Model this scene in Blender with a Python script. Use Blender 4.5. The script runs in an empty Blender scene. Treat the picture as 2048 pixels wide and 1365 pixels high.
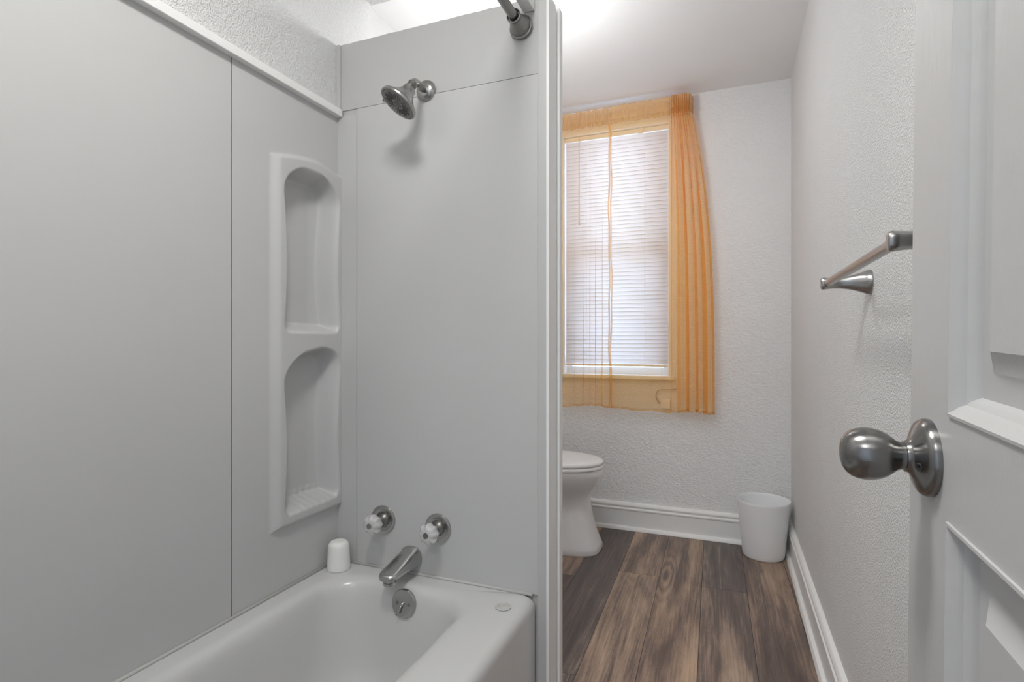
import bpy, bmesh, math, random
from mathutils import Vector, Matrix, noise
random.seed(7)
C = bpy.context.scene
COL = C.collection
PI = math.pi

# ------------------------------------------------------------------ camera
F_PX, YAW, CAM_H = 1086.0, math.radians(21.74), 1.07
cam_d = bpy.data.cameras.new('camera'); cam = bpy.data.objects.new('camera', cam_d); COL.objects.link(cam)
cam_d.sensor_width = 36.0; cam_d.lens = F_PX / 2048.0 * 36.0
cam_d.shift_y = 2.5 / 2048.0
cam_d.clip_start = 0.01; cam_d.clip_end = 100
cam.location = (0, 0, CAM_H); cam.rotation_euler = (PI / 2, 0, YAW)
C.camera = cam
# ------------------------------------------------------------------ world, light, exposure
C.view_settings.view_transform = 'Standard'; C.view_settings.look = 'None'
C.view_settings.gamma = 1.0; C.view_settings.use_curve_mapping = False
C.view_settings.exposure = 0.12
w = bpy.data.worlds.new('overcast_sky'); C.world = w; w.use_nodes = True
bg = w.node_tree.nodes['Background']; bg.inputs[0].default_value = (0.50, 0.70, 1.0, 1); bg.inputs[1].default_value = 7.6
C.cycles.transparent_max_bounces = 24
C.cycles.max_bounces = 12; C.cycles.diffuse_bounces = 8

def area(name, loc, rot, size, power, color=(1, 1, 1), shape='DISK', size_y=None):
    d = bpy.data.lights.new(name, 'AREA'); d.shape = shape; d.size = size
    if size_y: d.size_y = size_y
    d.energy = power; d.color = color
    o = bpy.data.objects.new(name, d); COL.objects.link(o); o.location = loc; o.rotation_euler = rot
    return o
ENTRY_LAMP = (-0.42, 0.40, 2.385)
area('ceiling_lamp_light', ENTRY_LAMP, (0, 0, 0), 0.30, 14.5, (1.0, 0.99, 0.965))
GLOBE = (-0.76, 1.98, 2.08)   # bare globe lamp behind the partition; its glass is the emitter
area('hall_fill_light', (-0.25, -0.95, 2.37), (0, 0, 0), 0.40, 10, (1.0, 0.99, 0.965))  # added fill from the unseen hallway, shining in through the doorway

# ------------------------------------------------------------------ materials
def mat(name, color, rough=0.5, metal=0.0, bump=None, spec=0.5, coat=0.0, trans=0.0, emit=None):
    m = bpy.data.materials.new(name); m.use_nodes = True
    nt = m.node_tree; b = nt.nodes['Principled BSDF']
    b.inputs['Base Color'].default_value = (*color, 1); b.inputs['Roughness'].default_value = rough
    b.inputs['Metallic'].default_value = metal; b.inputs['Specular IOR Level'].default_value = spec
    b.inputs['Coat Weight'].default_value = coat
    b.inputs['Transmission Weight'].default_value = trans
    if emit:
        b.inputs['Emission Color'].default_value = (*emit[0], 1); b.inputs['Emission Strength'].default_value = emit[1]
    tc = nt.nodes.new('ShaderNodeTexCoord')
    # faint colour variation so that nothing is perfectly flat
    nz = nt.nodes.new('ShaderNodeTexNoise'); nz.inputs['Scale'].default_value = 3.0; nz.inputs['Detail'].default_value = 4
    mx = nt.nodes.new('ShaderNodeMix'); mx.data_type = 'RGBA'
    mx.inputs['A'].default_value = (*[c * 0.965 for c in color], 1)
    mx.inputs['B'].default_value = (*[min(1, c * 1.02) for c in color], 1)
    nt.links.new(tc.outputs['Object'], nz.inputs['Vector'])
    nt.links.new(nz.outputs['Fac'], mx.inputs['Factor']); nt.links.new(mx.outputs['Result'], b.inputs['Base Color'])
    if bump:
        last = None
        for (scale, detail, dist, strength, *st) in bump:
            n = nt.nodes.new('ShaderNodeTexNoise'); n.inputs['Scale'].default_value = scale
            n.inputs['Detail'].default_value = detail; n.inputs['Roughness'].default_value = 0.6
            src = tc.outputs['Object']
            if st:
                mp = nt.nodes.new('ShaderNodeMapping'); mp.inputs['Scale'].default_value = st[0]
                nt.links.new(src, mp.inputs['Vector']); src = mp.outputs['Vector']
            nt.links.new(src, n.inputs['Vector'])
            bp = nt.nodes.new('ShaderNodeBump'); bp.inputs['Distance'].default_value = dist; bp.inputs['Strength'].default_value = strength
            nt.links.new(n.outputs['Fac'], bp.inputs['Height'])
            if last: nt.links.new(last.outputs['Normal'], bp.inputs['Normal'])
            last = bp
        nt.links.new(last.outputs['Normal'], b.inputs['Normal'])
    return m

M = {}
M['plaster'] = mat('stippled plaster', (0.90, 0.90, 0.895), 0.7, bump=[(230, 3, 0.010, 0.95), (22, 2, 0.004, 0.3)])
M['plaster_fine'] = mat('troweled plaster', (0.84, 0.84, 0.84), 0.6, bump=[(75, 4, 0.008, 0.8, (1, 1, 1.6)), (12, 2, 0.012, 0.5)])
M['ceiling'] = mat('ceiling paint', (0.83, 0.83, 0.83), 0.8, bump=[(40, 2, 0.0006, 0.4)])
M['board'] = mat('painted board', (0.51, 0.51, 0.505), 0.5, bump=[(35, 3, 0.0012, 0.6), (7, 2, 0.003, 0.4)])
M['panel'] = mat('surround acrylic', (0.545, 0.545, 0.541), 0.32, bump=[(3, 1, 0.003, 0.25)])
M['trim'] = mat('trim paint', (0.84, 0.84, 0.83), 0.38, bump=[(30, 2, 0.0006, 0.4)])
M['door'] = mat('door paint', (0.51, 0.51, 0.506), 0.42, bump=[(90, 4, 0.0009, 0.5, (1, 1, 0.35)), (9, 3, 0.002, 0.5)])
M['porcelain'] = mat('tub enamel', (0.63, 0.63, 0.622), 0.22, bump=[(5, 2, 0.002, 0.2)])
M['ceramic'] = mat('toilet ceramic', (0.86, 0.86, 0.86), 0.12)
M['seat'] = mat('seat plastic', (0.88, 0.88, 0.88), 0.25)
M['bin'] = mat('bin plastic', (0.86, 0.87, 0.88), 0.45)
M['cup'] = mat('cup plastic', (0.88, 0.88, 0.86), 0.4)
M['chrome'] = mat('worn chrome', (0.50, 0.50, 0.49), 0.22, 1.0, bump=[(60, 3, 0.0004, 0.4)])
M['nickel'] = mat('brushed nickel', (0.40, 0.395, 0.385), 0.26, 1.0)
M['nickel_d'] = mat('dark brushed nickel', (0.27, 0.265, 0.255), 0.36, 1.0)
M['grey_pl'] = mat('grey nozzle plastic', (0.10, 0.10, 0.10), 0.5)
M['dark'] = mat('dark gap', (0.03, 0.03, 0.03), 0.7)
M['seam'] = mat('grey seam', (0.16, 0.16, 0.155), 0.6)
M['caulk'] = mat('caulk', (0.54, 0.54, 0.52), 0.5, bump=[(60, 2, 0.001, 0.6)])
M['vinyl'] = mat('window vinyl', (0.86, 0.87, 0.88), 0.35)
M['shade_glass'] = mat('opal lamp glass', (0.9, 0.9, 0.88), 0.3, emit=((0.98, 0.99, 1.0), 51.0))

def acrylic():
    m = mat('clear fluted acrylic', (0.90, 0.90, 0.90), 0.14, trans=0.5)
    return m
M['acrylic'] = acrylic()

def brushed_knob():
    m = bpy.data.materials.new('turned nickel'); m.use_nodes = True; nt = m.node_tree; b = nt.nodes['Principled BSDF']
    b.inputs['Base Color'].default_value = (0.25, 0.246, 0.240, 1); b.inputs['Metallic'].default_value = 1
    b.inputs['Roughness'].default_value = 0.24
    b.inputs['Anisotropic'].default_value = 0.75; b.inputs['Anisotropic Rotation'].default_value = 0.25
    tg = nt.nodes.new('ShaderNodeTangent'); tg.direction_type = 'RADIAL'; tg.axis = 'X'; nt.links.new(tg.outputs[0], b.inputs['Tangent'])
    tc = nt.nodes.new('ShaderNodeTexCoord'); mp = nt.nodes.new('ShaderNodeMapping'); mp.inputs['Scale'].default_value = (1, 1, 60)
    n = nt.nodes.new('ShaderNodeTexNoise'); n.inputs['Scale'].default_value = 30
    bp = nt.nodes.new('ShaderNodeBump'); bp.inputs['Distance'].default_value = 0.0002; bp.inputs['Strength'].default_value = 0.3
    nt.links.new(tc.outputs['Object'], mp.inputs[0]); nt.links.new(mp.outputs[0], n.inputs['Vector'])
    nt.links.new(n.outputs['Fac'], bp.inputs['Height']); nt.links.new(bp.outputs[0], b.inputs['Normal'])
    return m
M['knob'] = brushed_knob()

def glass_pane():
    m = bpy.data.materials.new('window glass'); m.use_nodes = True; nt = m.node_tree; nt.nodes.clear()
    o = nt.nodes.new('ShaderNodeOutputMaterial'); t = nt.nodes.new('ShaderNodeBsdfTransparent'); g = nt.nodes.new('ShaderNodeBsdfGlossy')
    g.inputs['Roughness'].default_value = 0.02; t.inputs[0].default_value = (0.95, 0.97, 0.98, 1)
    mx = nt.nodes.new('ShaderNodeMixShader'); mx.inputs[0].default_value = 0.06
    nt.links.new(t.outputs[0], mx.inputs[1]); nt.links.new(g.outputs[0], mx.inputs[2]); nt.links.new(mx.outputs[0], o.inputs[0])
    return m
M['glass'] = glass_pane()

def translucent(name, color, amount, see=0.0, tint=(1, 1, 1), grain=None):
    m = bpy.data.materials.new(name); m.use_nodes = True; nt = m.node_tree; nt.nodes.clear()
    o = nt.nodes.new('ShaderNodeOutputMaterial'); d = nt.nodes.new('ShaderNodeBsdfDiffuse'); t = nt.nodes.new('ShaderNodeBsdfTranslucent')
    d.inputs[0].default_value = (*color, 1); t.inputs[0].default_value = (*color, 1)
    mx = nt.nodes.new('ShaderNodeMixShader'); mx.inputs[0].default_value = amount
    nt.links.new(d.outputs[0], mx.inputs[1]); nt.links.new(t.outputs[0], mx.inputs[2]); out = mx
    if see > 0:
        tr = nt.nodes.new('ShaderNodeBsdfTransparent'); tr.inputs[0].default_value = (*tint, 1)
        m2 = nt.nodes.new('ShaderNodeMixShader'); m2.inputs[0].default_value = see
        nt.links.new(mx.outputs[0], m2.inputs[1]); nt.links.new(tr.outputs[0], m2.inputs[2]); out = m2
        if grain:
            tc = nt.nodes.new('ShaderNodeTexCoord'); n = nt.nodes.new('ShaderNodeTexNoise'); n.inputs['Scale'].default_value = grain
            mr = nt.nodes.new('ShaderNodeMapRange'); mr.inputs['From Min'].default_value = 0.3; mr.inputs['From Max'].default_value = 0.7
            mr.inputs['To Min'].default_value = see - 0.06; mr.inputs['To Max'].default_value = see + 0.06
            nt.links.new(tc.outputs['Object'], n.inputs['Vector']); nt.links.new(n.outputs['Fac'], mr.inputs['Value']); nt.links.new(mr.outputs[0], m2.inputs[0])
    nt.links.new(out.outputs[0], o.inputs[0])
    return m
M['slat'] = translucent('blind vinyl', (0.86, 0.87, 0.90), 0.45)
M['sheer'] = translucent('orange voile', (1.0, 0.56, 0.12), 0.32, 0.68, (1.0, 0.955, 0.87))
M['hem'] = translucent('double orange voile', (0.82, 0.42, 0.10), 0.24, 0.52, (1.0, 0.90, 0.78))

def floor_mat():
    m = bpy.data.materials.new('wood look vinyl plank'); m.use_nodes = True; nt = m.node_tree; b = nt.nodes['Principled BSDF']
    N = nt.nodes.new; L = nt.links.new
    at = N('ShaderNodeAttribute'); at.attribute_name = 'plank'
    sep = N('ShaderNodeSeparateColor'); L(at.outputs['Color'], sep.inputs[0])
    uv = N('ShaderNodeUVMap')
    off = N('ShaderNodeCombineXYZ'); mul = N('ShaderNodeMath'); mul.operation = 'MULTIPLY'; mul.inputs[1].default_value = 37.0
    L(sep.outputs[1], mul.inputs[0]); L(mul.outputs[0], off.inputs[2])
    add = N('ShaderNodeVectorMath'); add.operation = 'ADD'; L(uv.outputs[0], add.inputs[0]); L(off.outputs[0], add.inputs[1])
    def nz(sx, sy, scale, detail, dist=0.0):
        mp = N('ShaderNodeMapping'); mp.inputs['Scale'].default_value = (sx, sy, 1); L(add.outputs[0], mp.inputs[0])
        n = N('ShaderNodeTexNoise'); n.inputs['Scale'].default_value = scale; n.inputs['Detail'].default_value = detail
        n.inputs['Distortion'].default_value = dist; L(mp.outputs[0], n.inputs['Vector']); return n
    broad = nz(1, 0.10, 9, 3, 0.8); grain = nz(1, 0.022, 190, 6, 0.3); fig = nz(1, 0.17, 22, 4, 1.5); pores = nz(1, 0.3, 420, 2)
    def rng(node, a, c, lo, hi):
        r = N('ShaderNodeMapRange'); r.inputs['From Min'].default_value = a; r.inputs['From Max'].default_value = c
        r.inputs['To Min'].default_value = lo; r.inputs['To Max'].default_value = hi; L(node.outputs['Fac'], r.inputs['Value']); return r
    def madd(x, y):
        a = N('ShaderNodeMath'); a.operation = 'ADD'; L(x.outputs[0], a.inputs[0]); L(y.outputs[0], a.inputs[1]); return a
    s = madd(madd(madd(rng(broad, .3, .7, -.34, .34), rng(grain, .3, .7, -.17, .17)), rng(fig, .3, .7, -.11, .11)), rng(pores, .3, .7, -.07, .07))
    tot = N('ShaderNodeMath'); tot.operation = 'ADD'; L(s.outputs[0], tot.inputs[0]); L(sep.outputs[0], tot.inputs[1])
    cr = N('ShaderNodeValToRGB'); e = cr.color_ramp.elements
    e[0].position = 0.0; e[0].color = (0.090, 0.066, 0.058, 1); e[1].position = 1.0; e[1].color = (0.500, 0.365, 0.268, 1)
    k = e.new(0.36); k.color = (0.155, 0.115, 0.098, 1); k = e.new(0.66); k.color = (0.330, 0.238, 0.180, 1)
    L(tot.outputs[0], cr.inputs[0])
    # knots: concentric figure around a few points
    vo = N('ShaderNodeTexVoronoi'); mp = N('ShaderNodeMapping'); mp.inputs['Scale'].default_value = (6.5, 1.15, 1); L(add.outputs[0], mp.inputs[0]); L(mp.outputs[0], vo.inputs['Vector'])
    vo.inputs['Scale'].default_value = 1.0
    wv = N('ShaderNodeMath'); wv.operation = 'SINE'; m3 = N('ShaderNodeMath'); m3.operation = 'MULTIPLY'; m3.inputs[1].default_value = 55
    L(vo.outputs['Distance'], m3.inputs[0]); L(m3.outputs[0], wv.inputs[0])
    fall = N('ShaderNodeMapRange'); fall.inputs['From Min'].default_value = 0.0; fall.inputs['From Max'].default_value = 0.38; fall.inputs['To Min'].default_value = 0.30; fall.inputs['To Max'].default_value = 0.0
    L(vo.outputs['Distance'], fall.inputs['Value'])
    kk = N('ShaderNodeMath'); kk.operation = 'MULTIPLY'; L(wv.outputs[0], kk.inputs[0]); L(fall.outputs[0], kk.inputs[1])
    k1 = N('ShaderNodeMath'); k1.operation = 'ADD'; L(tot.outputs[0], k1.inputs[0]); L(kk.outputs[0], k1.inputs[1]); L(k1.outputs[0], cr.inputs[0])
    hs = N('ShaderNodeHueSaturation'); L(cr.outputs[0], hs.inputs['Color'])
    sr = N('ShaderNodeMapRange'); sr.inputs['To Min'].default_value = 0.55; sr.inputs['To Max'].default_value = 1.22
    L(sep.outputs[2], sr.inputs['Value']); L(sr.outputs[0], hs.inputs['Saturation'])
    L(hs.outputs[0], b.inputs['Base Color'])
    b.inputs['Roughness'].default_value = 0.42
    bp = N('ShaderNodeBump'); bp.inputs['Distance'].default_value = 0.0006; bp.inputs['Strength'].default_value = 0.4
    L(grain.outputs['Fac'], bp.inputs['Height']); L(bp.outputs[0], b.inputs['Normal'])
    return m
M['floor'] = floor_mat()

# ------------------------------------------------------------------ mesh helpers
def obj(name, bm, m, parent=None, smooth=False, bevel=0.0, recalc=True):
    if recalc: bmesh.ops.recalc_face_normals(bm, faces=bm.faces)
    me = bpy.data.meshes.new(name); bm.to_mesh(me); bm.free()
    me.materials.append(m if not isinstance(m, str) else M[m])
    o = bpy.data.objects.new(name, me); COL.objects.link(o)
    if parent: o.parent = parent
    if smooth:
        for p in me.polygons: p.use_smooth = True
    if bevel:
        md = o.modifiers.new('bevel', 'BEVEL'); md.width = bevel; md.segments = 3; md.limit_method = 'ANGLE'; md.angle_limit = math.radians(40)
        for p in me.polygons: p.use_smooth = True
        wn = o.modifiers.new('wn', 'WEIGHTED_NORMAL'); wn.keep_sharp = True
    return o
def sharp(o, deg=40):
    o.data.set_sharp_from_angle(angle=math.radians(deg)); return o
def bx(x0, x1, y0, y1, z0, z1, bm=None):
    bm = bm or bmesh.new()
    r = bmesh.ops.create_cube(bm, size=1)
    bmesh.ops.transform(bm, matrix=Matrix.Translation(((x0 + x1) / 2, (y0 + y1) / 2, (z0 + z1) / 2)) @ Matrix.Diagonal((x1 - x0, y1 - y0, z1 - z0, 1)), verts=r['verts'])
    return bm
def loft(loops, bm=None, cap0=True, cap1=True, closed=True):
    bm = bm or bmesh.new(); vs = [[bm.verts.new(p) for p in lp] for lp in loops]
    n = len(loops[0])
    for a, b in zip(vs, vs[1:]):
        for i in range(n if closed else n - 1):
            j = (i + 1) % n
            bm.faces.new((a[i], a[j], b[j], b[i]))
    if cap0: bm.faces.new(vs[0][::-1])
    if cap1: bm.faces.new(vs[-1])
    return bm
def frame(d):
    d = Vector(d).normalized(); up = Vector((0, 0, 1)) if abs(d.z) < 0.95 else Vector((1, 0, 0))
    a = d.cross(up).normalized(); return a, a.cross(d).normalized()   # a, b span the plane across d
def lathe(origin, axis, prof, n=48, bm=None, cap0=True, cap1=True, flute=None):
    o = Vector(origin); d = Vector(axis).normalized(); a, b = frame(d); loops = []
    for (t, r) in prof:
        lp = []
        for i in range(n):
            th = 2 * PI * i / n; rr = r * (flute(th, t) if flute else 1)
            lp.append(o + d * t + a * (rr * math.cos(th)) + b * (rr * math.sin(th)))
        loops.append(lp)
    return loft(loops, bm, cap0, cap1)
def tube(pts, r, n=16, bm=None, rz=None):
    pts = [Vector(p) for p in pts]; loops = []
    prev = None
    for i, p in enumerate(pts):
        d = (pts[min(i + 1, len(pts) - 1)] - pts[max(i - 1, 0)]).normalized()
        if prev is None: a, b = frame(d)
        else:
            a = (prev - d * prev.dot(d)).normalized(); b = a.cross(d)
        prev = a; rr = r[i] if isinstance(r, (list, tuple)) else r
        loops.append([p + a * (rr * math.cos(2 * PI * k / n)) + b * (rr * math.sin(2 * PI * k / n)) for k in range(n)])
    return loft(loops, bm)
def empty(name, loc, label=None, cat=None, group=None, rot=(0, 0, 0)):
    o = bpy.data.objects.new(name, None); COL.objects.link(o); o.location = loc; o.rotation_euler = rot
    o.empty_display_size = 0.05
    return tag(o, label, cat, group)
def tag(o, label=None, cat=None, group=None):
    if label: o['label'] = label
    if cat: o['category'] = cat
    if group: o['group'] = group
    return o
def struct(o, label=None):
    o['kind'] = 'structure'
    if label: o['label'] = label
    return o
def copy_tree(o, parent=None):
    c = o.copy(); COL.objects.link(c)
    if parent: c.parent = parent
    for ch in list(o.children): copy_tree(ch, c)
    return c
def smst(x): x = max(0.0, min(1.0, x)); return x * x * (3 - 2 * x)

# ------------------------------------------------------------------ room numbers
XL, XR = -1.163, 0.30          # tub side wall face, right wall face
XL2 = -1.352                   # left wall behind the partition
YE, YB = 1.41, 3.14            # tub end wall face, back wall face
YF = -0.11                     # front wall (doorway) inner face
ZC, ZP = 2.435, 2.02           # ceiling, top of the partition
RIM = 0.374

# ------------------------------------------------------------------ floor
def make_floor():
    bm = bmesh.new(); col = bm.loops.layers.float_color.new('plank'); uvl = bm.loops.layers.uv.new('UVMap')
    phi = math.radians(1.33); W = 0.1828; u0 = -0.0507
    joints = {-4: [(1.10, .45, .9), (2.43, .40, .95), (9, .52, .8)], -3: [(1.706, .34, .25), (9, .24, .35)], -2: [(2.556, .58, .75), (9, .55, .75)],
              -1: [(1.05, .4, .6), (9, .52, .8)], 0: [(1.25, .3, .6), (2.52, .52, .65), (9, .27, .45)], 1: [(1.4, .4, .8), (9, .46, .8)]}
    def pt(u, v): return (u * math.cos(phi) - v * math.sin(phi), u * math.sin(phi) + v * math.cos(phi))
    for k in range(-9, 4):
        a = u0 + W * k; v = -1.9; seq = joints.get(k)
        if seq is None:
            seq = []; vv = -1.9 + random.uniform(.3, 1.2)
            while vv < 3.4: seq.append((vv, random.uniform(.25, .6), random.uniform(.2, .9))); vv += 1.22
            seq.append((9, random.uniform(.25, .6), .6))
        for (ve, tone, sat) in seq:
            ve = min(ve, 3.35); rnd = random.random(); g = 0.0009
            if ve - v < .05: continue
            vs = [pt(a + g, v + g), pt(a + W - g, v + g), pt(a + W - g, ve - g), pt(a + g, ve - g)]
            f = bm.faces.new([bm.verts.new((x, y, 0)) for x, y in vs])
            for lp, uv in zip(f.loops, [(0, 0), (W, 0), (W, ve - v), (0, ve - v)]):
                lp[col] = (tone, rnd, sat, 1); lp[uvl].uv = (uv[0] + k * 1.7, uv[1] + v)
            v = ve
    o = struct(obj('floor', bm, 'floor', recalc=False))
    for p in o.data.polygons:
        if p.normal.z < 0: p.flip()
    b2 = bx(-2.4, 1.2, -1.9, 3.35, -0.03, -0.0008); u = obj('underlay', b2, 'dark', o)
    return o
make_floor()

# ------------------------------------------------------------------ walls
bm = bx(XL2 - .1, XR + .1, YF - .14, YB + .16, ZC, ZC + .05)
struct(obj('ceiling', bm, 'ceiling'))
# left wall: flush above the tub surround, deeper behind it (the shelf niches sit there), further left past the partition
bm = bx(-1.45, XL, YF, 1.585, 1.80, ZC)
bx(-1.45, -1.262, YF, 1.585, 0, 1.80, bm)
bx(-1.45, XL, YE + .012, 1.585, 0, 1.80, bm)
bx(-1.45, XL2, 1.585, YB, 0, ZC, bm)
struct(obj('wall_left', bm, 'plaster'))
# beam over the end of the tub alcove
bm = bx(XL, -0.50, 1.52, 1.585, 2.25, ZC); struct(obj('trim_2', bm, 'plaster'))
# partition at the faucet end
bm = bx(XL, -0.460, YE + .004, 1.505, 0, ZP - .002)
# slightly ragged paint edge on top
struct(obj('wall_partition', bm, 'board'))
bm = bmesh.new()
n = 60; loops = []
for i in range(n + 1):
    x = XL + (-0.484 - XL) * i / n
    dz = 0.002 * noise.noise(Vector((x * 40, 0, 3))) + (0.002 if 16 < i < 19 else 0)
    loops.append([(x, YE + .001, 1.809), (x, YE + .0045, 1.809), (x, YE + .0045, ZP + dz), (x, YE + .001, ZP + dz)])
loft(loops, bm); struct(obj('trim_5', bm, 'board'))
# back wall with the window hole
WX0, WX1, WZ0, WZ1 = -0.935, -0.296, 0.876, 2.315
bm = bx(XL2 - .1, WX0, YB, YB + .16, 0, ZC); bx(WX1, XR + .1, YB, YB + .16, 0, ZC, bm)
bx(WX0, WX1, YB, YB + .16, 0, WZ0, bm); bx(WX0, WX1, YB, YB + .16, WZ1, ZC, bm)
struct(obj('wall_back', bm, 'plaster_fine'))
bm = bx(XR, XR + .1, YF, YB, 0, ZC); struct(obj('wall_right', bm, 'plaster'))
# front wall with the doorway the camera stands in
DX0, DX1 = -0.56, 0.205
bm = bx(-1.45, DX0, YF - .14, YF, 0, ZC); bx(DX1, XR + .1, YF - .14, YF, 0, ZC, bm); bx(DX0, DX1, YF - .14, YF, 2.05, ZC, bm)
struct(obj('wall_front', bm, 'plaster_fine'))
bm = bx(DX0 - .07, DX0, YF - .155, YF + .018, 0, 2.12); bx(DX0, DX1, YF - .155, YF + .018, 2.05, 2.12, bm); bx(DX1, DX1 + .07, YF - .155, YF + .018, 0, 2.12, bm)
struct(obj('trim_3', bm, 'trim', bevel=.003))
# hallway behind the camera
bm = bx(-1.5, -1.4, -1.8, YF - .14, 0, 2.435); bx(.8, .9, -1.8, YF - .14, 0, 2.435, bm); bx(-1.5, .9, -1.9, -1.8, 0, 2.435, bm)
struct(obj('wall_hall', bm, 'plaster_fine'))
bm = bx(-1.5, .9, -1.9, YF - .14, ZC, ZC + .05); struct(obj('ceiling', bm, 'ceiling'))

# ------------------------------------------------------------------ baseboards
PROF = [(0, 0), (.036, 0), (.036, .006), (.030, .017), (.018, .021), (.018, .108), (.0225, .113), (.0225, .120), (.016, .124), (.0165, .131), (.020, .134), (.020, .143), (.013, .152), (0, .154)]
def baseboard(name, p0, p1, nrm):
    n_ = Vector((*nrm, 0))
    loops = [[Vector((*p, 0)) + n_ * d + Vector((0, 0, z)) for d, z in PROF] for p in (p0, p1)]
    return struct(obj(name, loft(loops), 'trim', smooth=False, bevel=.0012))
baseboard('baseboard_back', (XL2, YB), (XR, YB), (0, -1))
baseboard('baseboard_right', (XR, YF + .02), (XR, YB - .036), (-1, 0))
baseboard('baseboard_partition', (XL2 + .02, 1.505), (-0.468, 1.505), (0, 1))

# end trim of the partition (seen edge-on, facing the room)
bm = bx(-0.484, -0.4575, YE - .006, 1.412, 0, ZP)
struct(obj('trim_4', bm, 'board', bevel=.0015))
bm = bx(-0.460, -0.452, YE - .007, 1.468, 0, ZP); bx(-0.460, -0.4565, 1.468, 1.488, 0, ZP, bm)
bx(-0.462, -0.447, 1.487, 1.517, 0, ZP + .004, bm)
struct(obj('trim_1', bm, 'trim', bevel=.0015))

# ------------------------------------------------------------------ shower surround
sur = empty('shower_surround', (XL, 0.65, RIM), 'grey white acrylic panels lining the alcove above the bathtub, with moulded corner shelves', 'shower surround')
ZT = 1.79
def at(o, parent):        # keep world coordinates of a mesh built in world space under a moved Empty
    o.parent = parent; o.matrix_parent_inverse = Matrix.Translation(parent.location).inverted(); return o
at(obj('side_panel', bx(XL - .004, XL, YF + .003, 1.0075, RIM + .003, ZT), 'panel'), sur)
# corner panel with the shelf column moulded in, as a height field
def niche(y, z, yc, wd, zb, zt, r, skew, rb=.035):
    ztt = zt + skew * (y - yc)
    t = (z - zb) / (ztt - zb)
    w_ = wd - .011 * math.sin(PI * max(0, min(1, (t - .02) / .8))) ** 1.2
    if z > ztt - r: q = (z - (ztt - r)) / r; w_ *= math.sqrt(max(0, 1 - q * q)) if q < 1 else -1
    if z < zb + rb: q = 1 - (z - zb) / rb; w_ -= rb * (1 - math.sqrt(max(0, 1 - min(1, q) ** 2))) * .9
    return min(w_ - abs(y - yc), ztt - z, z - zb)
def relief(y, z):
    zt = 1.589 + .034 * math.sin(min(1, (y - 1.133) / .2) * PI * .5) - (.016 * smst((y - 1.31) / .09))
    e = min((y - 1.128) * .45, zt - z, (z - .543) * .8)
    h = .016 * smst(e / .014)
    yc, wd = 1.285, .118
    for (zb, ztop, r, sk, ribs) in ((1.095, 1.583, .085, 0.0, False), (.578, 1.052, .075, .20, True)):
        s = niche(y, z, yc, wd, zb, ztop, r, sk)
        if s > 0:
            fb = z - zb                                   # distance above the shelf
            up = smst(s / .034)
            sh = smst(fb / (.016 if not ribs else .040)) if fb < s + .004 else 1
            d = .072 * up
            # far side curves in gently
            d *= 1 - .15 * smst((y - 1.33) / .06)
            h -= d
            if ribs and fb < .05 and s > .004: h += .003 * (0.5 + .5 * math.sin(y * 2 * PI / .026 + z * 20)) * smst((.05 - fb) / .01)
    return h
ny, nz_ = 110, 420; y0, y1, z0, z1 = 1.0095, 1.4085, RIM + .003, ZT
bm = bmesh.new(); rows = []
for j in range(nz_ + 1):
    z = z0 + (z1 - z0) * j / nz_; row = []
    for i in range(ny + 1):
        y = y0 + (y1 - y0) * i / ny
        row.append(bm.verts.new((XL + relief(y, z), y, z)))
    # rounded inside corner and the flap on the end wall
    for a in (.25, .5, .75, 1.0):
        c = a * PI / 2; row.append(bm.verts.new((XL + .008 * (1 - math.cos(c)), 1.4085 - .008 + .008 * math.sin(c) + 0.0, z)) if False else bm.verts.new((XL + relief(y1, z) * (1 - a) + .003 * a, 1.4085, z)))
    row.append(bm.verts.new((-1.0895, 1.4085, z)))
    row.append(bm.verts.new((-1.0885, 1.4125, z)))
    rows.append(row)
for a, b in zip(rows, rows[1:]):
    for i in range(len(a) - 1): bm.faces.new((a[i], a[i + 1], b[i + 1], b[i]))
bmesh.ops.recalc_face_normals(bm, faces=bm.faces)
o = obj('shelf_panel', bm, 'panel', smooth=True, recalc=False)
if o.data.polygons[0].normal.x < 0: o.data.flip_normals()
sharp(o, 60); at(o, sur)
at(obj('end_panel', bx(-1.087, -0.4845, 1.4075, 1.4135, RIM + .003, 1.806), 'panel', bevel=.001), sur)
at(obj('seam', bx(XL - .004, XL - .001, 1.0075, 1.0095, RIM + .003, ZT), 'seam'), sur)
o = obj('top_trim', bx(XL - .001, XL + .020, YF + .001, 1.4085, 1.788, 1.811), 'trim', bevel=.002); at(o, sur)
at(obj('cove_trim', bx(XL - .001, XL + .006, YF + .001, 1.4085, 1.811, 1.817), 'trim', bevel=.002), sur)
struct(obj('trim_6', bx(XL, XL + .014, 1.4, YE + .001, 1.812, ZP - .003), 'board', bevel=.001))

# ------------------------------------------------------------------ bathtub
tub = empty('bathtub', (-.83, .65, 0), 'white enamelled bathtub with wide front rim, set below the shower panels', 'bathtub')
def rrect(x0, x1, y0, y1, r, z, s=14, m=8):
    cs = [(x1 - r, y1 - r, 0), (x0 + r, y1 - r, 1), (x0 + r, y0 + r, 2), (x1 - r, y0 + r, 3)]; pts = []
    for (cx, cy, q) in cs:
        for i in range(m + 1):
            a = (q + i / m) * PI / 2; pts.append((cx + r * math.cos(a), cy + r * math.sin(a)))
    out = []; L = len(pts)
    for i in range(L):
        p, q = pts[i], pts[(i + 1) % L]; out.append((*p, z))
        if i % (m + 1) == m:
            for k in range(1, s): out.append((p[0] + (q[0] - p[0]) * k / s, p[1] + (q[1] - p[1]) * k / s, z))
    return out
X0, X1, Y0, Y1 = XL + .002, -.492, YF + .004, YE - .004
lp = []
lp.append(rrect(X0, X1 + .0, Y0, Y1, .004, 0.0))
lp.append(rrect(X0, X1, Y0, Y1, .004, RIM - .035))
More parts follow.
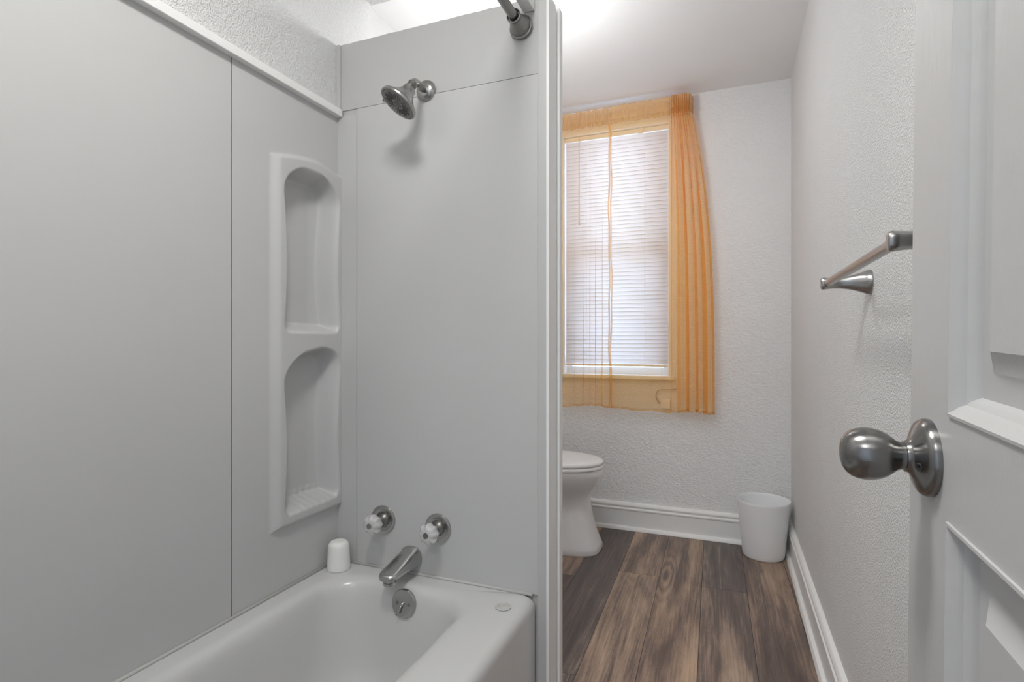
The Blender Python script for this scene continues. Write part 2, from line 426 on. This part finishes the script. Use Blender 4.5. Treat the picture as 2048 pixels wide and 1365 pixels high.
for a in (15, 30, 45, 60, 75, 90):
    t = math.radians(a); ins = .028 * (1 - math.cos(t)); z = RIM - .030 + .028 * math.sin(t)
    lp.append(rrect(X0, X1 - ins, Y0, Y1, .004 + ins * .6, z))
lp.append(rrect(X0 + .0, X1 - .034, Y0, Y1, .02, RIM - .001))
def inner(off, z, r): return rrect(-1.108 + off * .9, -.622 - off * 1.05, .06 + off * 1.5, 1.352 - off, r, z)
lp.append(rrect(-1.115, -.610, .045, 1.360, .11, RIM))
for (off, dz, r) in ((0, -.0005, .115), (.008, -.002, .115), (.016, -.006, .115), (.023, -.013, .115), (.029, -.024, .115), (.033, -.040, .115),
                     (.040, -.09, .12), (.050, -.17, .13), (.058, -.23, .14), (.070, -.27, .15), (.092, -.30, .15), (.125, -.318, .13), (.17, -.325, .10)):
    lp.append(inner(off, RIM + dz, r))
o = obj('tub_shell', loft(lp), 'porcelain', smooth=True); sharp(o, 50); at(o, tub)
# overflow plate with trip lever
pc = Vector((-.854, 1.3150, .330)); pn = Vector((.0, -1, .13)).normalized()
o = obj('overflow_plate', lathe(pc + pn * -.004, pn, [(0, .039), (.005, .039), (.0085, .037), (.0095, .033), (.0095, .0001)], 48), 'chrome', smooth=True); sharp(o); at(o, tub); plate = o
a_, b_ = frame(pn)
def child(o, parent):     # world-space mesh under a part that itself sits under an Empty
    o.parent = parent; o.matrix_parent_inverse = Matrix.Identity(4); return o
for s in (-1, 1):
    c = pc + pn * .005 + Vector((s * .019, 0, .001))
    child(sharp(obj('screw', lathe(c, pn, [(0, .0045), (.0015, .0042), (.0028, .0030), (.0018, .0014), (.0018, .0001)], 20), 'nickel_d', smooth=True)), plate)
bm = lathe(pc + pn * .004, pn, [(0, .006), (.006, .0055), (.009, .003), (.010, .0001)], 20)
tube([pc + pn * .010, pc + pn * .013 + Vector((-.006, 0, -.014)), pc + pn * .017 + Vector((-.013, 0, -.030))], [.0028, .0030, .0036], 12, bm)
child(obj('trip_lever', bm, 'chrome', smooth=True), plate)
# caulk lines
bm = tube([(XL + .003, YF + .02, RIM + .002), (XL + .003, YE - .003, RIM + .002)], .0045, 8)
tube([(XL, YE - .004, RIM + .002), (-.50, YE - .004, RIM + .002)], .0045, 8, bm)
at(obj('caulk_line', bm, 'caulk', smooth=True), tub)
# cup, upside down in the corner of the rim
cupo = lathe((-1.112, 1.352, RIM + .0005), (0, 0, 1), [(0, .0335), (.003, .0345), (.012, .0343), (.05, .0325), (.070, .0312), (.078, .0295), (.084, .024), (.0865, .017), (.0862, .010), (.0850, .004), (.0848, .0001)], 48)
tag(obj('cup', cupo, 'cup', smooth=True), 'small white plastic cup turned upside down in the corner of the tub rim', 'cup')
# sink-hole style rubber disc on the front rim
def fl(th, t): return 1 + .04 * math.sin(10 * th)
o = sharp(obj('drain_stopper', lathe((-.549, 1.315, RIM + .0002), (0, 0, 1), [(0, .0205), (.0015, .021), (.003, .0195), (.0035, .0135), (.002, .0125), (.002, .008), (.003, .006), (.003, .0001)], 60, flute=fl), 'caulk', smooth=True))
tag(o, 'small translucent round stopper lying on the front rim corner of the tub', 'stopper')

# ------------------------------------------------------------------ faucet handles
def flute8(th, t): return 1 + (.075 * math.cos(8 * th) if t > .001 else 0)
def faucet_handle(x, z, label, cap):
    e = empty('faucet_handle', (x, YE - .003, z), label, 'faucet handle', None)
    o = obj('escutcheon', lathe((0, 0.0005, 0), (0, -1, 0), [(0, .0425), (.003, .0428), (.0065, .041), (.008, .037), (.0065, .030), (.005, .0255), (.0052, .024), (.0035, .022), (.0035, .0001)], 56), 'chrome', smooth=True); sharp(o); o.parent = e
    o = obj('stem', lathe((0, -.002, 0), (0, -1, 0), [(0, .021), (.004, .0205), (.008, .0165), (.012, .0125), (.018, .0115), (.024, .0115), (.025, .0125), (.036, .0125)], 32), 'nickel_d', smooth=True); sharp(o); o.parent = e
    k = obj('knob', lathe((0, -.036, 0), (0, -1, 0), [(-.002, .014), (.000, .020), (.006, .0255), (.018, .0285), (.027, .0275), (.034, .022), (.0365, .015), (.037, .0001)], 96, flute=flute8), 'acrylic', smooth=True); sharp(k, 60); k.parent = e
    o = obj('insert', lathe((0, -.040, 0), (0, -1, 0), [(0, .0075), (.030, .0085)], 24), 'seat', smooth=True); sharp(o); o.parent = k
    o = obj('cap', lathe((0, -.0725, 0), (0, -1, 0), [(0, .0085), (.002, .0082), (.003, .005), (.0022, .0022), (.0022, .0001)], 24), cap, smooth=True); sharp(o); o.parent = k
    return e
faucet_handle(-.9866, .525, 'left shower handle, fluted clear knob on a round chrome plate, nearer the corner', 'nickel')
faucet_handle(-.795, .5225, 'right shower handle, fluted clear knob with dark centre screw on a chrome plate', 'nickel_d')

# ------------------------------------------------------------------ tub spout
sp = empty('tub_spout', (-.884, YE - .003, .425), 'worn chrome tub spout above the overflow plate', 'tub spout')
loops = []
for (t, w_, zt_, zb_) in ((0, .031, .031, -.028), (.004, .034, .034, -.029), (.012, .034, .034, -.029), (.016, .0315, .0305, -.028), (.030, .0315, .028, -.026), (.055, .031, .022, -.024),
                          (.085, .0305, .0135, -.022), (.110, .030, .007, -.021), (.125, .0285, .003, -.021), (.135, .0245, .000, -.021), (.141, .018, -.0025, -.0205), (.1435, .010, -.005, -.019)):
    hh = (zt_ - zb_) / 2; zc = (zt_ + zb_) / 2; l = []
    for i in range(40):
        a = 2 * PI * i / 40; c, s = math.cos(a), math.sin(a); ex = .62 if s < 0 else .85
        l.append((w_ * math.copysign(abs(c) ** ex, c), -t, zc + hh * math.copysign(abs(s) ** ex, s)))
    loops.append(l)
o = obj('body', loft(loops), 'chrome', smooth=True); sharp(o, 50); o.parent = sp
o = obj('nozzle', lathe((0, -.119, -.018), (0, 0, -1), [(0, .0175), (.005, .0175), (.0055, .0160), (.009, .0160), (.0095, .0180), (.016, .0180), (.0165, .015), (.010, .013), (.010, .0001)], 40), 'chrome', smooth=True); sharp(o); o.parent = sp

# ------------------------------------------------------------------ shower head
sh = empty('shower', (-.836, YE - .003, 1.818), 'brushed metal shower head with grey spray face, on a bent arm from the end wall', 'shower')
o = obj('flange', lathe((0, .0005, 0), (0, -1, 0), [(0, .0315), (.003, .0315), (.008, .029), (.013, .022), (.016, .014), (.016, .0001)], 48), 'nickel', smooth=True); sharp(o, 60); o.parent = sh
arm = [(0, 0, 0), (0, -.030, -.001), (.002, -.050, -.001), (.005, -.066, -.004), (.009, -.080, -.010), (.0125, -.092, -.020), (.0145, -.101, -.031)]
o = obj('arm', tube(arm, .0105, 24), 'nickel', smooth=True); sharp(o); o.parent = sh
o = obj('ball_joint', lathe((.0155, -.097, -.023), (-.25, -.50, -.80), [(0, .0125), (.001, .0135), (.008, .0135), (.009, .0125), (.014, .013), (.016, .011), (.020, .011)], 36), 'nickel_d', smooth=True); sharp(o); o.parent = sh
hd = Vector((-.43, -.41, -.84)).normalized(); ho = Vector((.013, -.106, -.039))
hb = obj('shower_head', lathe(ho, hd, [(0, .0135), (.002, .0175), (.014, .019), (.024, .024), (.036, .034), (.046, .045), (.052, .0515), (.054, .0545), (.058, .0555), (.062, .0545), (.0625, .050), (.060, .049), (.060, .0001)], 72), 'nickel', smooth=True); sharp(hb, 50); hb.parent = sh
fc = obj('spray_face', lathe(ho, hd, [(.059, .0490), (.0625, .0488), (.0632, .047), (.0632, .0001)], 64), 'nickel_d', smooth=True); sharp(fc); fc.parent = hb
a_, b_ = frame(hd)
bm = bmesh.new()
for k in range(30):
    th = 2 * PI * k / 30; dr = a_ * math.cos(th) + b_ * math.sin(th); tn = hd.cross(dr)
    r0, r1 = (.017, .042) if k % 3 else (.020, .036)
    base = ho + hd * .0630; nn = 1.1 / 1000
    l = [[base + dr * r + tn * (s * nn) + hd * hh for (s, hh) in ((-1, 0), (1, 0), (1, .0012), (-1, .0012))] for r in (r0, r1)]
    loft(l, bm)
lathe(ho + hd * .0630, hd, [(0, .013), (.0008, .012), (.0008, .0001)], 30, bm)
o = obj('nozzle_ring', bm, 'grey_pl'); o.parent = hb
tb = ho + hd * .0575; sd = (-a_ * .92 + b_ * .0).normalized()
side = Vector((-.85, .10, .12)); side = (side - hd * side.dot(hd)).normalized()
o = obj('spray_lever', tube([tb + side * .053, tb + side * .060, tb + side * .0655], [.0045, .0035, .0042], 12), 'nickel_d', smooth=True); o.parent = hb

# ------------------------------------------------------------------ shower rod and the wooden batten above it
rd = empty('shower_rod', (-.533, YE - .003, 1.942), 'bare dark nickel shower curtain rod with a bell-shaped flange, over the tub edge', 'shower rod')
fl_prof = [(0, .0325), (.004, .0335), (.007, .0325), (.0085, .0295), (.012, .0285), (.014, .0290), (.020, .0265), (.035, .0205), (.048, .0180), (.054, .0180), (.056, .0195), (.061, .0195), (.062, .0170), (.055, .0150), (.055, .0001)]
o = obj('flange', lathe((0, 0, 0), (0, -1, 0), fl_prof, 48), 'nickel_d', smooth=True); sharp(o); o.parent = rd
o = obj('flange', lathe((0, -(YE - YF) + .006, 0), (0, 1, 0), fl_prof, 48), 'nickel_d', smooth=True); sharp(o); o.parent = rd
o = obj('tube', tube([(0, -.05, 0), (0, -.22, 0)], .0125, 32), 'nickel_d', smooth=True); sharp(o); o.parent = rd
o = obj('outer_tube', tube([(0, -.178, 0), (0, -1.46, 0)], .0142, 32), 'nickel_d', smooth=True); sharp(o); o.parent = rd
o = obj('collar', lathe((0, -.178, 0), (0, -1, 0), [(-.001, .0135), (0, .0152), (.004, .0152), (.005, .014)], 32), 'chrome', smooth=True); sharp(o); o.parent = rd
tag(obj('batten', bx(-.527, -.495, YF + .001, YE - .0005, 1.982, 2.016), 'trim', bevel=.002), 'pale painted wooden batten running above the shower rod', 'batten')

# ------------------------------------------------------------------ window
win = struct(empty('window_1', (WX0, YB, WZ0)))
bm = bx(WX0, WX0 + .016, YB - .004, YB + .13, WZ0, WZ1); bx(WX1 - .016, WX1, YB - .004, YB + .13, WZ0, WZ1, bm); bx(WX0 + .016, WX1 - .016, YB - .004, YB + .13, WZ1 - .016, WZ1, bm)
at(obj('window_frame', bm, 'vinyl', bevel=.002), win)
at(obj('window_sill', bx(WX0 - .02, WX1 + .02, YB - .028, YB + .13, WZ0 - .016, WZ0 + .006), 'trim', bevel=.004), win)
ZM = 1.60
for (za, zb, yy) in ((WZ0 + .006, ZM + .02, YB + .075), (ZM - .02, WZ1 - .016, YB + .102)):
    bm = bx(WX0 + .016, WX0 + .050, yy, yy + .026, za, zb); bx(WX1 - .050, WX1 - .016, yy, yy + .026, za, zb, bm)
    bx(WX0 + .05, WX1 - .05, yy, yy + .026, za, za + .042, bm); bx(WX0 + .05, WX1 - .05, yy, yy + .026, zb - .038, zb, bm)
    s_ = at(obj('sash', bm, 'vinyl', bevel=.002), win)
    child(obj('glass_pane', bx(WX0 + .05, WX1 - .05, yy + .010, yy + .014, za + .042, zb - .038), 'glass'), s_)
# blinds
BX0, BX1, BY = WX0 + .022, WX1 - .020, YB + .035
bl = empty('mini_blind', (BX0, BY, WZ1 - .05), 'closed white horizontal mini blind hanging inside the window behind the sheer curtains', 'blind')
at(obj('headrail', bx(BX0 - .002, BX1 + .002, BY - .014, BY + .014, WZ1 - .043, WZ1 - .018), 'vinyl', bevel=.002), bl)
at(obj('bracket', bx(BX1 - .165, BX1 - .135, BY - .019, BY - .014, WZ1 - .05, WZ1 - .016), 'vinyl', bevel=.002), bl)
NS, ZB0 = 57, .958; zt_ = WZ1 - .058; pitch = (zt_ - ZB0) / (NS - 1)
def slat_bm():
    loops = []
    tilt = math.radians(80)
    for x in (BX0, BX1):
        l = []
        for k in range(7):
            s = (k / 6 - .5) * .0275; cv = .0016 * (1 - (k / 3 - 1) ** 2)
            l.append((x, s * math.cos(tilt) - cv * math.sin(tilt), -s * math.sin(tilt) * -1 * -1 - cv * math.cos(tilt) * 0))
        loops.append(l)
    bm = bmesh.new(); vs = [[bm.verts.new(p) for p in l] for l in loops]
    for i in range(6): bm.faces.new((vs[0][i], vs[0][i + 1], vs[1][i + 1], vs[1][i]))
    return bm
s0 = obj('slat', slat_bm(), 'slat', smooth=True)
md = s0.modifiers.new('t', 'SOLIDIFY'); md.thickness = .0005
for k in range(NS):
    s = s0 if k == 0 else s0.copy()
    if k: COL.objects.link(s)
    s.parent = bl; s.location = (0 - bl.location.x, 0, ZB0 + pitch * k - bl.location.z)
at(obj('bottom_rail', bx(BX0, BX1, BY - .012, BY + .012, .930, .944), 'vinyl', bevel=.003), bl)
for x in (BX0 + .128, BX1 - .128):
    at(obj('ladder_cord', tube([(x, BY - .0155, .944), (x, BY - .0155, WZ1 - .03)], .0009, 6), 'seat'), bl)
at(obj('tilt_wand', tube([(BX0 + .085, BY - .020, 1.77), (BX0 + .085, BY - .019, 2.2), (BX0 + .085, BY - .016, WZ1 - .03)], .0036, 6), 'vinyl', smooth=True), bl)

# ------------------------------------------------------------------ curtains
YR = 3.075
cr = empty('curtain_rod', (-.62, YR, 2.345), 'thin white curtain rod threaded through the tops of the orange sheer curtains', 'curtain rod')
at(obj('tube', tube([(-1.16, YR, 2.345), (-.210, YR, 2.345), (-.197, YR + .006, 2.345), (-.193, YR + .02, 2.345), (-.193, YB - .001, 2.345)], .006, 12), 'trim', smooth=True), cr)
at(obj('tube_end', tube([(-1.158, YR, 2.345), (-1.163, YR + .02, 2.345), (-1.163, YB - .001, 2.345)], .006, 12), 'trim', smooth=True), cr)
def curtain(name_label, cat, xt, xb, amp, ztop, zbot, nu, label, seed, fold=None):
    """xt(u), xb(u): x along the rod and at the hem; amp(u, v): fold offset in y"""
    e = empty('sheer_curtain', (xt(0), YR, 2.345), label, 'curtain', 'orange sheer curtains at the window')
    bands = [('header_ruffle', ztop, 2.372, 4, 'hem'), ('rod_pocket', 2.372, 2.305, 6, 'hem'), ('cloth', 2.305, zbot + .014, 60, 'sheer'), ('hem', zbot + .014, zbot, 2, 'hem')]
    def P(u, z):
        v = max(0, min(1, (2.305 - z) / (2.305 - zbot))) if z < 2.305 else 0
        k = 1 - (1 - v) ** 3
        x = xt(u) * (1 - k) + xb(u) * k + (fold(u, k) if fold else 0)
        y = YR + amp(u, v) - (.014 if z >= 2.300 else .014 * (1 - smst(v * 3)))
        zz = z
        if z > 2.372: zz += .006 * noise.noise(Vector((u * 60, seed, 0)))
        if z < zbot + .02: zz += .006 * math.sin(u * 9 + seed) + .004 * noise.noise(Vector((u * 12, seed, 5)))
        if 2.305 <= z <= 2.372:
            y -= .006 * math.sin(PI * (z - 2.305) / .067) + .003 * math.sin(u * 260 + seed)
        x += .004 * noise.noise(Vector((u * 25, v * 3, seed))) * v
        return (x, y, zz)
    for (nm, za, zb, nv, mt) in bands:
        bm = bmesh.new(); rows = []
        for j in range(nv + 1):
            z = za + (zb - za) * j / nv
            rows.append([bm.verts.new(P(i / nu, z)) for i in range(nu + 1)])
        for a, b in zip(rows, rows[1:]):
            for i in range(nu): bm.faces.new((a[i], a[i + 1], b[i + 1], b[i]))
        at(obj(nm, bm, mt, smooth=True), e)
    # selvedge folded over along the meeting edge
    bm = bmesh.new(); rows = []
    ue = (1.0 if seed == 1 else 0.0)
    for j in range(61):
        z = 2.305 + (zbot - 2.305) * j / 60
        p = P(ue, z); wob = .003 * math.sin(z * 9 + seed) + .002 * math.sin(z * 23)
        sg = -1 if seed == 1 else 1
        rows.append([bm.verts.new((p[0] + sg * q + wob, p[1] - .002 - .003 * math.sin(q * 240), p[2])) for q in (0, .003, .006, .009)])
    for a, b in zip(rows, rows[1:]):
        for i in range(3): bm.faces.new((a[i], a[i + 1], b[i + 1], b[i]))
    at(obj('selvedge', bm, 'hem', smooth=True), e)
    return e
def foldA(u, k):
    return k * .0095 * math.cos(u * 2 * PI * 9 + 2 * math.sin(u * 8)) * smst(u * 8) * smst((1 - u) * 8)
# left panel: nearly flat, from behind the partition to the middle
def xtA(u): return -1.12 + .495 * (u ** .8)
def xbA(u): return -1.10 + .474 * (u ** .85)
def ampA(u, v):
    a = .004 + .010 * v
    return a * math.sin(u * 44 + 1.5 * math.sin(u * 9)) + .012 * v * math.sin(u * 13) + .0025 * math.sin(u * 150) * (1 - v)
curtain('A', '', xtA, xbA, ampA, 2.400, .700, 260, 'left sheer orange curtain panel, thin and nearly flat, covering the left half of the blind', 1, foldA)
# right panel: flat to the window edge, then bunched in deep pleats
def split(u, a, b, c): return a + (b - a) * (u / .30) if u < .30 else b + (c - b) * ((u - .30) / .70)
def xtB(u): return split(u, -.624, -.300, -.176)
def xbB(u): return split(u, -.624, -.297, -.068)
def foldB(u, k):
    q = (u - .30) / .70
    if q <= 0: return k * .0085 * math.cos(u / .30 * 2 * PI * 6 + 2 * math.sin(u * 14)) * smst(u * 12) * smst((.30 - u) * 25)
    e = smst(q * 9) * smst((1 - q) * 9)
    return e * ((1 - k) * .0052 * math.cos(q * 2 * PI * 11 + .6 * math.sin(q * 17)) + k * (.017 * math.cos(q * 2 * PI * 5.5 + math.sin(q * 7)) + .004 * math.cos(q * 2 * PI * 13)))
def ampB(u, v):
    flat = .004 * math.sin(u * 60) + .010 * v * math.sin(u * 30 + 1)
    q = (u - .30) / .70
    if q <= 0: return flat
    k = smst(q * 8)
    top = .021 * math.sin(q * 2 * PI * 11 + .6 * math.sin(q * 17))
    bot = .026 * math.sin(q * 2 * PI * 5.5 + 1.0 * math.sin(q * 7)) + .010 * math.sin(q * 2 * PI * 11)
    m_ = smst(v * 1.5)
    ret = .05 * smst((q - .80) / .20) * (1 - .55 * v)
    return flat * (1 - k) + k * (top * (1 - m_) + bot * m_) + ret
curtain('B', '', xtB, xbB, ampB, 2.405, .690, 620, 'right sheer orange curtain panel, gathered into thick golden folds beside the window', 2, foldB)

# cable and plate on the wall below the sill
wp = empty('wall_plate', (-.335, YB, .735), 'small white wall box with a looping thin cable, seen through the curtain hem', 'wall plate')
at(obj('box', bx(-.352, -.300, YB - .02, YB, .70, .752), 'seat', bevel=.003), wp)
pts = [(-.352 + .002, YB - .012, .728), (-.362, YB - .014, .733), (-.374, YB - .014, .75), (-.378, YB - .014, .772), (-.370, YB - .014, .795), (-.352, YB - .014, .805), (-.325, YB - .012, .806), (-.29, YB - .010, .806), (-.27, YB - .006, .812)]
at(obj('cable', tube(pts, .0022, 8), 'nickel_d', smooth=True), wp)

# ------------------------------------------------------------------ toilet (faces right, tank at the left wall)
tl = empty('toilet', (-.90, 2.77, 0), 'white ceramic toilet with closed lid, half hidden behind the partition', 'toilet')
def egg(xf, xb, hw, z, ex=1.0, n=56, yc=2.77):
    """blunt back at xb, rounded nose at xf"""
    xm = xb + (xf - xb) * .42; pts = []
    for i in range(n):
        a = 2 * PI * i / n; c, s = math.cos(a), math.sin(a)
        rx = (xf - xm) if c > 0 else (xm - xb)
        e1 = ex if c > 0 else .55
        pts.append((xm + rx * math.copysign(abs(c) ** e1, c), yc + hw * math.copysign(abs(s) ** (ex if c > 0 else .8), s), z))
    return pts
S = [(-.611, .146, .000, .55), (-.608, .148, .006, .55), (-.618, .146, .03, .57), (-.640, .136, .09, .62), (-.655, .121, .16, .70), (-.664, .112, .22, .8), (-.668, .118, .26, .86),
     (-.661, .134, .290, .92), (-.638, .158, .322, .96), (-.615, .176, .355, 1), (-.602, .186, .385, 1), (-.600, .190, .405, 1), (-.604, .190, .416, 1), (-.612, .184, .420, 1)]
lp = [egg(xf, -1.12, hw, z, ex) for (xf, hw, z, ex) in S]
o = obj('bowl', loft(lp), 'ceramic', smooth=True); sharp(o, 60); at(o, tl)
lp = [egg(xf, -1.08, hw, z) for (xf, hw, z) in ((-.604, .186, .4215), (-.598, .192, .424), (-.597, .193, .434), (-.602, .188, .4385))]
o = obj('seat', loft(lp), 'seat', smooth=True); sharp(o, 60); at(o, tl)
lp = [egg(xf, -1.08, hw, z) for (xf, hw, z) in ((-.606, .185, .4400), (-.600, .191, .4425), (-.600, .191, .4520), (-.606, .186, .4590), (-.625, .168, .4635), (-.67, .13, .4655), (-.75, .07, .4665))]
o = obj('lid', loft(lp), 'seat', smooth=True); sharp(o, 70); at(o, tl)
at(obj('tank', bx(-1.33, -1.13, 2.55, 2.99, .40, .76), 'ceramic', bevel=.025), tl)
at(obj('tank_lid', bx(-1.338, -1.12, 2.54, 3.00, .76, .795), 'ceramic', bevel=.012), tl)
at(obj('flush_handle', tube([(-1.135, 2.62, .70), (-1.115, 2.62, .70), (-1.112, 2.66, .695), (-1.112, 2.70, .69)], .006, 12), 'chrome', smooth=True), tl)
at(obj('bowl_shelf', bx(-1.22, -1.06, 2.66, 2.88, .28, .418), 'ceramic', bevel=.02), tl)

# ------------------------------------------------------------------ trash can
bn = lathe((.162, 2.994, .0005), (0, 0, 1), [(0, .091), (.004, .0945), (.012, .097), (.10, .1055), (.20, .1155), (.270, .1225), (.282, .1240), (.2835, .1232), (.282, .1215), (.27, .1200), (.10, .1025), (.01, .093), (.008, .0001)], 72)
tag(sharp(obj('trash_can', bn, 'bin', smooth=True), 60), 'round white plastic trash can on the floor in the right back corner', 'trash can')

# ------------------------------------------------------------------ towel bar on the right wall
tw = empty('towel_bar', (XR, 1.16, 1.207), 'brushed nickel towel bar on two flared posts on the right wall', 'towel bar')
def post(y):
    loops = []
    for (t, rw, rh) in ((0, .0285, .0285), (.003, .0285, .0285), (.005, .0275, .0275), (.009, .0268, .0268), (.011, .0255, .0255), (.024, .019, .0205), (.042, .0135, .0155), (.060, .0105, .0128), (.074, .0098, .0122), (.086, .0105, .0132), (.094, .0112, .0142), (.0985, .0095, .0125), (.100, .006, .009)):
        l = []
        ex = 1 if t < .012 else .72
        for i in range(40):
            a = 2 * PI * i / 40; c, s = math.cos(a), math.sin(a)
            l.append((XR - .0002 - t, y + rw * math.copysign(abs(c) ** ex, c), 1.207 + rh * math.copysign(abs(s) ** ex, s)))
        loops.append(l)
    return loft(loops)
for y in (1.448, .875):
    o = obj('post', post(y), 'nickel', smooth=True); sharp(o, 35); at(o, tw)
o = obj('bar', tube([(XR - .087, .878, 1.207), (XR - .087, 1.445, 1.207)], .0085, 32), 'nickel', smooth=True); sharp(o); at(o, tw)

# ------------------------------------------------------------------ open door at the right
DT = math.radians(2.05)
door = bpy.data.objects.new('door_1', None); COL.objects.link(door); struct(door, 'open white panelled door with a round nickel knob, close at the right')
door.location = (.17, .600, .965); door.rotation_euler = (DT, 0, 0)
# door space: x = depth into the door (0 = face), y from the knob, z from the knob
E1, E0, ZB_, ZT_ = .056, -.70, -.925, 1.06
Ys = [E1, -.046, -.60, E0]; panels_z = [(-.70, -.043), (.045, .90)]
def R(z0, z1, y0, y1): return [(0, y0, z0), (0, y1, z0), (0, y1, z1), (0, y0, z1)]
bm = bmesh.new()
def quad(y0, y1, z0, z1, x=0): bm.faces.new([bm.verts.new(p) for p in ((x, y0, z0), (x, y1, z0), (x, y1, z1), (x, y0, z1))])
quad(-.046, E1, ZB_, ZT_); quad(E0, -.60, ZB_, ZT_)
zz = [ZB_, -.70, -.043, .045, .90, ZT_]
for a, b in ((ZB_, -.70), (-.043, .045), (.90, ZT_)): quad(-.60, -.046, a, b)
PR = [(0, 0), (.0005, .0018), (.003, .0022), (.0045, .0008), (.006, -.001), (.010, -.004), (.0115, -.0075), (.015, -.0095), (.017, -.0125), (.0185, -.0155), (.036, -.0155), (.040, -.0145), (.052, -.0085), (.056, -.0065), (.057, -.0058)]
for (za, zb) in panels_z:
    loops = []
    for (s, h) in PR:
        loops.append([(-h, -.60 + s, za + s), (-h, -.046 - s, za + s), (-h, -.046 - s, zb - s), (-h, -.60 + s, zb - s)])
    loft(loops, bm, cap0=False)
TH = .036
for (p) in (((0, E1, ZB_), (TH, E1, ZB_), (TH, E1, ZT_), (0, E1, ZT_)), ((0, E0, ZB_), (TH, E0, ZB_), (TH, E0, ZT_), (0, E0, ZT_)), ((0, E0, ZT_), (TH, E0, ZT_), (TH, E1, ZT_), (0, E1, ZT_)), ((0, E0, ZB_), (TH, E0, ZB_), (TH, E1, ZB_), (0, E1, ZB_)), ((TH, E0, ZB_), (TH, E1, ZB_), (TH, E1, ZT_), (TH, E0, ZT_))):
    bm.faces.new([bm.verts.new(q) for q in p])
bmesh.ops.remove_doubles(bm, verts=bm.verts, dist=.00005)
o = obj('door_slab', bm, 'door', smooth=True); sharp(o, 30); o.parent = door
def knobset(sign):
    kb = obj('door_knob', lathe((0, 0, 0), (-sign, 0, 0), [(.0185, .0120), (.0190, .0130), (.0225, .0128), (.0255, .0138), (.0290, .0168), (.0335, .0202), (.0390, .0228), (.0450, .0242), (.0510, .0245), (.0570, .0235), (.0620, .0214), (.0660, .0180), (.0690, .0132), (.0704, .0080), (.0708, .0040), (.0709, .0001)], 72), 'knob', smooth=True)
    kb.parent = door; kb.location = (0, 0, 0) if sign > 0 else (TH, 0, 0)
    ro = obj('rose', lathe((0, 0, 0), (-sign, 0, 0), [(0, .0350), (.0035, .0352), (.006, .0345), (.0085, .0325), (.0095, .0305), (.0105, .0285), (.012, .0245), (.0135, .0200), (.0150, .0165), (.0170, .0148), (.0195, .0142), (.0200, .0130), (.0200, .0001)], 72), 'knob', smooth=True)
    ro.parent = kb; sharp(ro, 50); sharp(kb, 50)
    if sign > 0:
        c = lathe((-.0125, -.020, -.0045), (-1, -.6, -.15), [(0, .0036), (.0015, .0034), (.0016, .0020), (.0004, .0018), (.0004, .0001)], 20)
        q = obj('screw', c, 'dark', smooth=True); q.parent = ro
knobset(1)
o = obj('latch_plate', bx(.006, .030, E1 - .0002, E1 + .0012, -.028, .028), 'nickel', bevel=.0005); o.parent = door
kb2 = obj('door_knob', lathe((TH, 0, 0), (1, 0, 0), [(0, .033), (.008, .031), (.012, .022), (.018, .013), (.028, .012), (.034, .018), (.045, .0235), (.055, .022), (.062, .012), (.063, .0001)], 48), 'knob', smooth=True); kb2.parent = door

# ------------------------------------------------------------------ lamps (fixtures; their light is set at the top)
def dome(loc, r, label):
    e = empty('ceiling_light', loc, label, 'ceiling light')
    o = obj('base', lathe((0, 0, 0), (0, 0, -1), [(0, r), (.012, r), (.014, r - .01), (.014, .0001)], 48), 'nickel', smooth=True); sharp(o); o.parent = e
    return e
dome((ENTRY_LAMP[0], ENTRY_LAMP[1], ZC - .0005), .17, 'round flush ceiling light over the bathroom entry')
dome((-.25, -.95, ZC - .0005), .21, 'unseen round ceiling light added in the hallway for fill through the door')  # made-up fixture to go with the hallway fill
gl = empty('ceiling_light', (GLOBE[0], GLOBE[1], ZC - .0005), 'small globe ceiling light behind the top of the partition', 'ceiling light')
o = obj('base', lathe((0, 0, 0), (0, 0, -1), [(0, .065), (.010, .063), (.018, .030), (.030, .012), (.235, .012), (.240, .034), (.272, .034), (.274, .030), (.274, .0001)], 40), 'trim', smooth=True); sharp(o); o.parent = gl
gz = GLOBE[2] - ZC; prof = [(.078 - .080 * math.cos(PI * k / 20), max(.0001, .080 * math.sin(PI * k / 20))) for k in range(21)]
o = obj('lamp_shade', lathe((0, 0, gz + .080), (0, 0, -1), prof, 40), 'shade_glass', smooth=True); o.parent = gl
